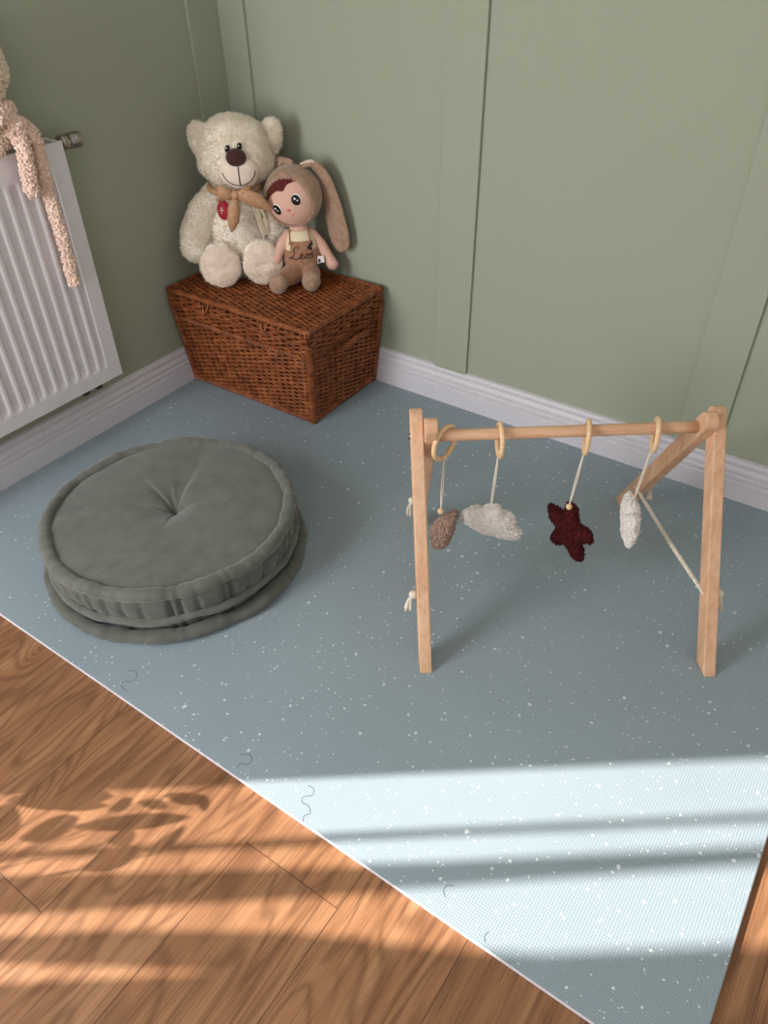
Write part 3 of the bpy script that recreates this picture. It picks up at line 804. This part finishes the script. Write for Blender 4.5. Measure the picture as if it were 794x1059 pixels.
# long hood ears
def ear(pts, ws, side, name='hood_ear'):
    bm = new_bm(); P = smooth_path(pts, 7); ws = lerp_list(list(ws), len(P)); rings = []
    for i, (p, w) in enumerate(zip(P, ws)):
        t = (P[min(i+1, len(P)-1)]-P[max(i-1, 0)]).normalized(); s = Vector(side); s = (s-t*s.dot(t)).normalized(); n = t.cross(s)
        rings.append([bm.verts.new(p+s*math.cos(2*PI*k/16)*w+n*math.sin(2*PI*k/16)*min(.011, w*.7)) for k in range(16)])
    for A, B in zip(rings, rings[1:]):
        for k in range(16): bm.faces.new((A[k], A[(k+1) % 16], B[(k+1) % 16], B[k]))
    bm.faces.new(rings[0]); bm.faces.new(rings[-1]); wobble(bm, .002, 40)
    return obj(name, bm, M['hood'], dl)
e = ear([(.050, .004, .388), (.085, .0, .392), (.118, -.005, .352), (.136, -.008, .290), (.149, -.013, .220), (.158, -.018, .165), (.163, -.021, .127), (.166, -.023, .106), (.167, -.023, .098)], (.012, .018, .026, .036, .044, .047, .043, .028, .006), (.714, -.70, .12))
bm = new_bm(); P = smooth_path([(.042, -.006, .395), (.080, -.010, .4030), (.108, -.006, .378), (.124, -.008, .345)], 6)
tube(bm, P, lerp_list([.003, .006, .005, .002], len(P)), 8); obj('ear_lining', bm, M['ear_lining'], e)
ear([(.020, .020, .390), (-.015, .040, .395), (-.050, .070, .360), (-.070, .085, .290), (-.075, .09, .20), (-.072, .09, .17)], (.012, .018, .024, .030, .030, .006), (.7, -.7, .25))
# arms and hands
bm = new_bm(); p = smooth_path([(.060, -.012, .165), (.090, -.020, .130), (.112, -.030, .090), (.128, -.040, .060)], 5)
rounded_tube(bm, p, lerp_list([.020, .020, .0185, .021], len(p)), 14); obj('arm', bm, M['skin'], dl)
bm = new_bm(); p = smooth_path([(-.018, -.012, .165), (-.042, -.022, .140), (-.060, -.034, .115), (-.070, -.042, .098)], 5)
rounded_tube(bm, p, lerp_list([.020, .020, .0185, .019], len(p)), 14); obj('arm', bm, M['skin'], dl)
# cream shirt yoke and tan overalls
def torso_shell(z0f, out, thick, front_only=False):
    bm = new_bm(); ell(bm, TC, tuple(t+out for t in TR), None, 48, 44)
    dele = [f for f in bm.faces if not z0f(f.calc_center_median()-TC)]
    bmesh.ops.delete(bm, geom=dele, context='FACES'); bm.normal_update()
    bmesh.ops.solidify(bm, geom=list(bm.faces), thickness=thick); return bm
bm = torso_shell(lambda d: .012 < d.z < .082 and abs(d.x) < .054, .0015, .0015); obj('shirt', bm, M['cream_jersey'], dl)
bm = torso_shell(lambda d: d.z < (.052 if (abs(d.x) < .040 and d.y < 0) else .018), .005, .004)
wobble(bm, .001, 50); ov = obj('overalls', bm, M['overall'], dl)
for lx, rx in ((-.070, .0), (.045, .040)):
    bm = new_bm(); p = smooth_path([(rx, -.030, .040), ((rx+lx)/2+.004, -.070, .042), (lx, -.108, .038)], 5)
    rounded_tube(bm, p, lerp_list([.038, .034, .026], len(p)), 16)
    for v in bm.verts: v.co.z = max(v.co.z, .003)
    wobble(bm, .002, 40); obj('trouser_leg', bm, M['overall'], ov)
    bm = new_bm(); ell(bm, (lx-.004, -.128, .040), (.033, .028, .038), Matrix.Rotation(.25, 3, 'X'), 22, 16)
    for v in bm.verts: v.co.z = max(v.co.z, .002)
    wobble(bm, .0015, 40); obj('foot', bm, M['hood'], dl)
for sx in (-.018, .052):
    bm = new_bm(); P = []
    for i in range(9):
        t = i/8; x = TC.x + (sx-.020)*(1.0-.06*t); z = TC.z+.046+.040*t
        P.append(V(x, torso_y(x, z, .006), z))
    tube(bm, P, .0040, 8, flat=.6); obj('strap', bm, M['overall'], ov)
bx, bz = TC.x+.030, TC.z+.034
bm = new_bm()
for dx, dz in ((0, .004), (-.006, -.003), (.006, .006), (.001, -.008)):
    ell(bm, (bx+dx, torso_y(bx+dx, bz+dz, .0055), bz+dz), (.0055, .003, .0055), None, 10, 8)
obj('black_button', bm, M['black'], ov)
bx, bz = TC.x-.030, TC.z+.044
bm = new_bm(); ell(bm, (bx, torso_y(bx, bz, .0055), bz), (.003, .002, .003), None, 10, 8); obj('black_button', bm, M['black'], ov)
# embroidered name
def script(strokes, x0, z0, s):
    bm = new_bm()
    for st in strokes:
        P = smooth_path([(x0+x*s+.18*y*s, 0, z0+y*s) for x, y in st], 6)
        tube(bm, [V(q.x, torso_y(q.x, q.z, .0068), q.z) for q in P], .00125, 6)
    obj('embroidered_name', bm, M['thread'], ov)
script([[(.85, 1.55), (.95, 1.85), (.6, 1.95), (.35, 1.5), (.45, .9), (.3, .25), (.0, .0), (-.15, .2), (.1, .32), (.5, .05), (.95, -.02), (1.25, .2), (1.4, .3)],
        [(1.4, .3), (1.75, .5), (1.75, .8), (1.5, .75), (1.4, .35), (1.6, .02), (1.95, .15), (2.2, .4)],
        [(2.55, .75), (2.25, .65), (2.2, .2), (2.45, .0), (2.7, .25), (2.65, .65), (2.5, .78), (2.75, .6), (3.05, .6)],
        [(2.95, .45), (3.3, .85), (3.3, .5), (3.45, .2), (3.25, -.02), (3.0, .08)]], TC.x-.041, TC.z-.006, .0225)
bm = new_bm(); strip_poly(bm, [(.072, -.046, .094), (.096, -.054, .100), (.099, -.055, .076), (.075, -.047, .070)], .0018, (.3, 1, 0)); tg = obj('side_label', bm, M['white_cloth'], dl, False)
bm = new_bm()
for i in range(3): box(bm, (.0765+.003*i, -.0505-.001*i, .074), (.0785+.003*i, -.0485-.001*i, .088-.002*(i % 2)))
obj('label_print', bm, M['thread'], tg, False)

# ------------------------------------------------------------------ floor cushion
cu = thing('floor_cushion', 'round grey-green velvet floor cushion with tufted centre lying on the mat', 'cushion', (.714, -1.153, 0))
def rn(a, s, o=0): return noise.noise(V(math.cos(a)*s+o, math.sin(a)*s-o, o*.5))
rc = random.Random(11)
gath = [(2*PI*i/46+rc.uniform(-.05, .05), rc.uniform(.3, 1.0)) for i in range(46)]
def crease(a, w=.03):
    t = 0
    for g, k in gath:
        d = (a-g+PI) % (2*PI)-PI
        t += k*math.exp(-(d/w)**2)
    return t
NS = 360
# top panel with buttoned centre and radiating creases
bm = new_bm(); rings = []
rr = [0, .004, .008, .013, .02, .03, .042, .056, .075, .10, .13, .17, .21, .25, .28, .30, .318, .330, .338]
tuft = V(-.008, .022, 0)
for r in rr:
    ring = []
    for k in range(NS):
        a = 2*PI*k/NS; t = r/.338
        R = r*(1+.012*rn(a, 1.5, 2)*t)
        p = V(R*math.cos(a), R*math.sin(a), 0)+tuft*(1-t)
        z = .152+.016*(1-t**2)**.7 - .030*math.exp(-(r/.030)) - .026*math.exp(-(r/.11))
        z -= .010*max(0, (t-.90)/.10)**2
        for b, g, w0, ln in ((2.03, .016, .030, .20), (2.92, .008, .012, .13), (2.5, .007, .020, .12), (1.5, -.006, .05, .16), (3.7, .006, .016, .09), (5.3, .005, .02, .08), (.8, .004, .02, .09)):
            al, pe = r*math.cos(a-b), r*math.sin(a-b)
            if al > 0:
                wd = w0*(.35+al/.12) * (1.0 if pe > 0 else .38)
                z -= g*math.exp(-(pe/wd)**2)*math.exp(-(al/ln)**2)*min(1, r/.012)
        z += .004*noise.noise(V(p.x*5, p.y*5, 3.0))
        ring.append(bm.verts.new((p.x, p.y, z)))
    rings.append(ring)
for A, B in zip(rings, rings[1:]):
    for k in range(NS): bm.faces.new((A[k], A[(k+1) % NS], B[(k+1) % NS], B[k]))
bmesh.ops.remove_doubles(bm, verts=rings[0], dist=.0005)
obj('top_panel', bm, M['velvet'], cu)
def roll(name, R, z, r, rz_, o, wr=.004, mat='velvet'):
    bm = new_bm(); rings = []
    for k in range(NS):
        a = 2*PI*k/NS; cr = crease(a, .022)
        RR = R*(1+.012*rn(a, 1.5, 2))+.006*rn(a, 4, o); zz = z+.006*rn(a, 3.0, o+3)+.0045*rn(a, 9, o+5)
        q = r*(1+.16*rn(a, 6, o+7)) - wr*.55*cr; qz = rz_*(1+.12*rn(a, 7, o+9)) - wr*.4*cr
        ring = []
        for j in range(16):
            b = 2*PI*j/16
            ring.append(bm.verts.new(((RR+q*math.cos(b))*math.cos(a), (RR+q*math.cos(b))*math.sin(a), max(.001, zz+qz*math.sin(b)))))
        rings.append(ring)
    for i in range(NS):
        A, B = rings[i], rings[(i+1) % NS]
        for j in range(16): bm.faces.new((A[j], B[j], B[(j+1) % 16], A[(j+1) % 16]))
    obj(name, bm, M[mat], cu)
roll('top_piping', .336, .148, .0195, .018, 1.0, wr=.007)
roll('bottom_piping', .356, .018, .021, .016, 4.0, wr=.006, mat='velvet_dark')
roll('middle_piping', .345, .064, .012, .011, 9.0, wr=.003)
# gathered side band, with the fold that sags over the bottom piping
bm = new_bm(); rings = []
sp = [(.338, .146), (.346, .134), (.351, .120), (.352, .106), (.350, .090), (.346, .078), (.343, .068), (.338, .058), (.333, .050), (.330, .042), (.329, .034), (.329, .026), (.330, .018)]
for k in range(NS):
    a = 2*PI*k/NS; cr = crease(a, .018); ring = []
    for j, (R, z) in enumerate(sp):
        am = math.sin(PI*min(1, j/7)) if j <= 7 else .3
        RR = R*(1+.012*rn(a, 1.5, 2)) - .014*cr*(.35+.65*am) + .006*rn(a, 7, 8+j*.12)
        ring.append(bm.verts.new((RR*math.cos(a), RR*math.sin(a), z+.005*rn(a, 2.5, 6)*(1 if 3 < j < 10 else .3))))
    rings.append(ring)
for i in range(NS):
    A, B = rings[i], rings[(i+1) % NS]
    for j in range(len(sp)-1): bm.faces.new((A[j], B[j], B[j+1], A[j+1]))
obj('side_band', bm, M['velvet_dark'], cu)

# ------------------------------------------------------------------ wooden play gym
U = V(.8, .6, 0); GN = V(-.6, .8, 0); GC = V(1.66, -.69, 0); GA = math.atan2(.6, .8); BZ = .505
gy = thing('play_gym', 'beech wood baby play gym frame standing on the foam mat', 'play gym', GC, GA)
# local axes: x along the bar, y towards the right-hand wall
def leg(x, foot, fx, w=.030, d=.044, over=.066):
    bm = new_bm()
    b0 = V(fx, foot, 0); c = V(x, 0, BZ); t = (c-b0).normalized(); L = (c-b0).length
    sx_ = (V(1, 0, 0)-t*t.x).normalized()
    s = sx_; n = t.cross(s)
    pr = []
    h = d/2
    # outline in the (n, t) plane: flat foot, rounded top
    foot_cut = h*abs(n.z)/t.z if t.z else 0
    outline = []
    for q in (-h, h): outline.append((q, -(q*n.z)/t.z))
    for i in range(9):
        a = PI*i/8; outline.append((h*math.cos(a), L+over-h*.9+h*.9*math.sin(a)))
    A = [bm.verts.new(b0+n*q+t*v-s*w/2) for q, v in outline]; B = [bm.verts.new(b0+n*q+t*v+s*w/2) for q, v in outline]
    bm.faces.new(A); bm.faces.new(list(reversed(B)))
    m = len(outline)
    for i in range(m): bm.faces.new((A[i], B[i], B[(i+1) % m], A[(i+1) % m]))
    bmesh.ops.bevel(bm, geom=list(bm.edges), offset=.003, segments=2, affect='EDGES', profile=.5)
    lo = min(v.co.z for v in bm.verts)
    for v in bm.verts: v.co.z = max(v.co.z, .0)
    return obj('leg', bm, M['beech'], gy, False)
XO = .356; XI = .325
leg(-XO, -.272, -.347); leg(-XI, .285, -.322); leg(XO, -.317, .345, over=.048); leg(XI, .337, .325, over=.055)
bm = new_bm(); tube(bm, [(-XI+.012+i*(2*XI-.024)/12, 0, BZ) for i in range(13)], .0142, 20); obj('crossbar', bm, M['beech_bar'], gy)
for sx in (-1, 1):
    bm = new_bm(); mt = Matrix.Translation((sx*(XO+.014), 0, BZ)) @ Matrix.Rotation(sx*PI/2, 4, 'Y')
    lathe(bm, [(0, .0065), (.004, .006), (.0075, .003), (.008, 0), (0, 0)], 16, mt); obj('bolt', bm, M['chrome'], gy)
def yleg(foot, z): return foot*(1-z/BZ)
for sx, ff, fr, z0, z1 in ((-1, -.272, .285, .165, .150), (1, -.317, .337, .160, .135)):
    a = V(sx*(.349-.012), yleg(ff, z0), z0); b = V(sx*(.324-.012), yleg(fr, z1), z1)
    ka = V(sx*(.349+.024), yleg(ff, z0), z0); kb = V(sx*(.324+.024), yleg(fr, z1), z1)
    bm = new_bm(); P = []
    for i in range(61):
        t = i/60; p = a.lerp(b, t); p.z -= .006*math.sin(PI*t); P.append(p)
    for s in range(3):
        Q = []
        for i, p in enumerate(P):
            an = i*.9+2*PI*s/3; x = V(1, 0, 0); y = V(0, 0, 1); Q.append(p+(x*math.cos(an)+y*math.sin(an))*.0026)
        tube(bm, Q, .0034, 6)
    rp = obj('rope', bm, M['cord'], gy)
    for e, sg in ((ka, sx), (kb, sx)):
        bm = new_bm(); ell(bm, e, (.011, .010, .011), None, 14, 10); wobble(bm, .003, 120)
        kn = obj('knot', bm, M['cord'], rp)
        bm = new_bm()
        for i in range(9):
            dy = rc.uniform(-.010, .010); dx = rc.uniform(-.001, .015)*sg; L = rc.uniform(.036, .05)
            q = e+V(sg*.003, 0, -.004)
            tube(bm, smooth_path([q, q+V(dx*.5+sg*.003, dy*.4, -L*.4), q+V(dx+sg*.003, dy, -L)], 4), .0026, 5)
        obj('tassel', bm, M['cord'], kn)

# hanging toys: each with ring, cord and bead
def ring_and_cord(root, oy, orr, ln, swing, bead=True, tubr=.0062, R=.039):
    """ring hangs on the bar; orr = turn about the vertical"""
    cz = BZ+.0142-R+tubr+.0002
    # local root sits at bar centre
    c = V(0, 0, -R+.0142+tubr)
    bm = new_bm(); P = []
    for i in range(40):
        a = 2*PI*i/40; q = V(0, R*math.cos(a), R*math.sin(a)); q.rotate(Quaternion((0, 0, 1), orr)); P.append(c+q)
    tube(bm, P, tubr, 12, closed=True); obj('ring', bm, M['ring_wood'], root)
    b0 = c+V(0, 0, -R-tubr*.6)
    end = b0+V(swing[0], swing[1], -ln)
    bm = new_bm()
    for s in (-1, 1):
        P = [b0.lerp(end, t/10)+V(s*.0022*math.sin(PI*t/10), 0, 0) for t in range(11)]
        tube(bm, P, .0016, 6)
    tube(bm, [b0+V(.0, .0078*math.cos(a), .006+.0078*math.sin(a)) for a in [2*PI*i/14 for i in range(14)]], .0018, 6, closed=True)
    obj('cord', bm, M['cord'], root)
    if bead:
        bm = new_bm(); ell(bm, end+V(0, 0, -.004), .0085, None, 14, 10); obj('bead', bm, M['ring_wood'], root)
    return end
def pillow(outline, depth, centre, rot, n=5, seed=1, amp=.004, knobs=700, kr=.0032):
    """stuffed flat shape: outline (x,z) puffed to both sides"""
    bm = new_bm(); cx = sum(p[0] for p in outline)/len(outline); cz = sum(p[1] for p in outline)/len(outline)
    O = smooth_path([(p[0], 0, p[1]) for p in outline]+[(outline[0][0], 0, outline[0][1])], 5)[:-1]
    sides = []
    for sg in (-1, 1):
        rings = []
        for i in range(n+1):
            t = 1-i/(n+1)
            h = depth*math.sqrt(max(0, 1-t*t))
            rings.append([(cx+(p.x-cx)*t, sg*h, cz+(p.z-cz)*t) for p in O])
        sides.append((rings, (cx, sg*depth, cz)))
    base = [bm.verts.new(p) for p in sides[0][0][0]]
    m = len(base)
    for rings, tip in sides:
        prev = base
        for ring in rings[1:]:
            cur = [bm.verts.new(p) for p in ring]
            for k in range(m): bm.faces.new((prev[k], prev[(k+1) % m], cur[(k+1) % m], cur[k]))
            prev = cur
        tv = bm.verts.new(tip)
        for k in range(m): bm.faces.new((prev[k], prev[(k+1) % m], tv))
    bmesh.ops.recalc_face_normals(bm, faces=bm.faces)
    for v in bm.verts: v.co = rot @ v.co + Vector(centre)
    wobble(bm, amp, 45, seed); curls(bm, knobs, kr, seed)
    return bm
def at_bar(u, name, label):
    return thing(name, label, 'hanging toy', GC+U*u+V(0, 0, BZ), GA, None)
# 1 taupe drop
t1 = at_bar(-.289, 'hanging_drop', 'taupe terry drop shape hanging leftmost from the play gym bar')
e = ring_and_cord(t1, 0, -.75, .160, (-.002, 0), R=.042)
drop = [(.86*x, z) for x, z in [(.030, .062), (.040, .074), (.046, .066), (.041, .030), (.034, -.010), (.016, -.050), (-.008, -.064), (-.030, -.048), (-.036, -.012), (-.026, .018), (-.012, .042), (.010, .052)]]
obj('plush_shape', pillow(drop, .024, e+V(.004, 0, -.072), Matrix.Rotation(-.15, 3, 'Z'), seed=2, knobs=900), M['taupe_knit'], t1)
# 2 white cloud facing the viewer
cloud = [(-.090, .012), (-.072, .036), (-.050, .034), (-.036, .054), (-.008, .056), (.012, .040), (.034, .044), (.056, .026), (.060, .008), (.088, -.004), (.086, -.030), (.060, -.038), (.020, -.036), (-.020, -.038), (-.060, -.026), (-.088, -.012)]
t2 = at_bar(-.158, 'hanging_cloud', 'white fluffy cloud shown broadside, hanging between taupe drop and star')
e = ring_and_cord(t2, 0, -.02, .176, (-.006, 0), bead=False)
obj('plush_shape', pillow(cloud, .024, e+V(.010, 0, -.040), Matrix.Rotation(.36, 3, 'Y'), seed=4, knobs=1300), M['white_knit'], t2)
# 3 burgundy star
star = []
for i in range(10):
    a = PI/2+2*PI*i/10; r = .086 if i % 2 == 0 else .050; star.append((r*math.cos(a), r*math.sin(a)))
    if i % 2 == 0:
        star[-1] = (r*math.cos(a+.10), r*math.sin(a+.10)); star.append((r*math.cos(a-.10)*-1*-1, r*math.sin(a-.10)))
        star[-2], star[-1] = (r*math.cos(a-.16), r*math.sin(a-.16)), (r*math.cos(a+.16), r*math.sin(a+.16))
t3 = at_bar(.050, 'hanging_star', 'dark burgundy terry star hanging from the play gym bar')
e = ring_and_cord(t3, 0, -.22, .166, (-.012, 0))
obj('plush_shape', pillow(star, .022, e+V(.012, 0, -.084), Matrix.Rotation(-1.08, 3, 'Z') @ Matrix.Rotation(-.05, 3, 'Y'), seed=6, knobs=1200), M['maroon_knit'], t3)
# 4 white cloud turned edge-on
t4 = at_bar(.214, 'hanging_cloud', 'white fluffy cloud turned edge-on, hanging rightmost from the bar')
e = ring_and_cord(t4, 0, -.26, .150, (-.014, -.004), bead=False)
obj('plush_shape', pillow([(x*.84, z*.9) for x, z in cloud], .022, e+V(.002, 0, -.066), Matrix.Rotation(-.30+PI/2+.12, 3, 'Z') @ Matrix.Rotation(-.62, 3, 'Y'), seed=8, knobs=1200), M['white_knit'], t4)

# ------------------------------------------------------------------ leafy plant by the window (outside the view, its leaves shade the floor)
SE = math.radians(35); SD = V(.8*math.cos(SE), .6*math.cos(SE), -math.sin(SE))
pp = thing('potted_plant', 'leafy potted plant standing by the window, shading the wood floor', 'plant', (.50, -2.55, FZ))
bm = new_bm(); lathe(bm, [(0, 0), (.075, 0), (.10, .17), (.106, .17), (.106, .19), (.094, .19), (.09, .165), (0, .165)], 32); obj('pot', bm, M['pot'], pp)
bm = new_bm(); lathe(bm, [(0, .175), (.05, .176), (.091, .168)], 24); obj('soil', bm, M['soil'], pp)
stems = new_bm()
leaves = [((1.084, -1.961), (1.149, -1.861), .044), ((1.15, -1.885), (1.345, -1.725), .030), ((1.237, -1.862), (1.276, -1.816), .030), ((1.238, -1.931), (1.312, -1.828), .037),
          ((1.322, -1.834), (1.350, -1.745), .021), ((1.186, -1.815), (1.208, -1.768), .025), ((1.224, -1.768), (1.286, -1.738), .019), ((1.309, -1.685), (1.362, -1.700), .022),
          ((1.076, -1.885), (1.179, -1.806), .016), ((1.00, -1.92), (1.03, -2.02), .075), ((.985, -1.925), (1.172, -1.785), .044), ((1.262, -1.722), (1.331, -1.696), .024)]
base = V(.50, -2.55, FZ)
for i, (a, b, w) in enumerate(leaves):
    d = .80+.03*math.sin(i*2.3)
    A = V(a[0], a[1], FZ)-SD*d-base; B = V(b[0], b[1], FZ)-SD*d-base
    ax = (B-A); L = ax.length; ax.normalize(); s = V(-ax.y, ax.x, 0); bm = new_bm(); n = 14; top = []
    for k in range(n+1):
        t = k/n; ww = w*.62*math.sin(PI*min(1, t*1.0))**.75; p = A+ax*L*t+V(0, 0, .006*math.sin(PI*t))
        top.append((bm.verts.new(p-s*ww), bm.verts.new(p+V(0, 0, -.003)), bm.verts.new(p+s*ww)))
    for p, q in zip(top, top[1:]):
        bm.faces.new((p[0], p[1], q[1], q[0])); bm.faces.new((p[1], p[2], q[2], q[1]))
    obj('leaf', bm, M['leaf'], pp)
    st = V(.02*math.cos(i), .02*math.sin(i), .15)
    tube(stems, smooth_path([st, st.lerp(A, .35)+V(0, 0, .16), A-ax*.01+V(0, 0, .012), A], 6), .0015, 6)
obj('stem', stems, M['leaf'], pp)

# ------------------------------------------------------------------ light
sun = bpy.data.lights.new('sun', 'SUN'); so = bpy.data.objects.new('sun', sun); COL.objects.link(so)
sun.energy = 10.6; sun.angle = math.radians(.6); sun.color = (1.0, .95, .90)
so.rotation_euler = SD.to_track_quat('-Z', 'Y').to_euler(); so.location = (-2, -4, 3)
def area(name, loc, to, sx, sy, power, col):
    l = bpy.data.lights.new(name, 'AREA'); l.shape = 'RECTANGLE'; l.size = sx; l.size_y = sy; l.energy = power; l.color = col
    o = bpy.data.objects.new(name, l); COL.objects.link(o); o.location = loc
    o.rotation_euler = (Vector(to)-Vector(loc)).to_track_quat('-Z', 'Z').to_euler()
area('window_light', (.25, -3.3, 1.35), (1.5, -.6, .3), 1.0, 1.6, 70, (.95, .98, 1.0))
area('fill_light', (2.9, -4.3, 2.3), (.8, -.6, .3), 1.8, 1.4, 20, (1.0, .97, .94))  # added soft fill from behind the camera, standing in for room bounce
w = bpy.data.worlds.new('world'); SC.world = w; w.use_nodes = True
bg = w.node_tree.nodes['Background']; bg.inputs[0].default_value = (1.0, .97, .965, 1); bg.inputs[1].default_value = .43

SC.view_settings.view_transform = 'Standard'
SC.view_settings.look = 'None'
SC.view_settings.exposure = 0.0
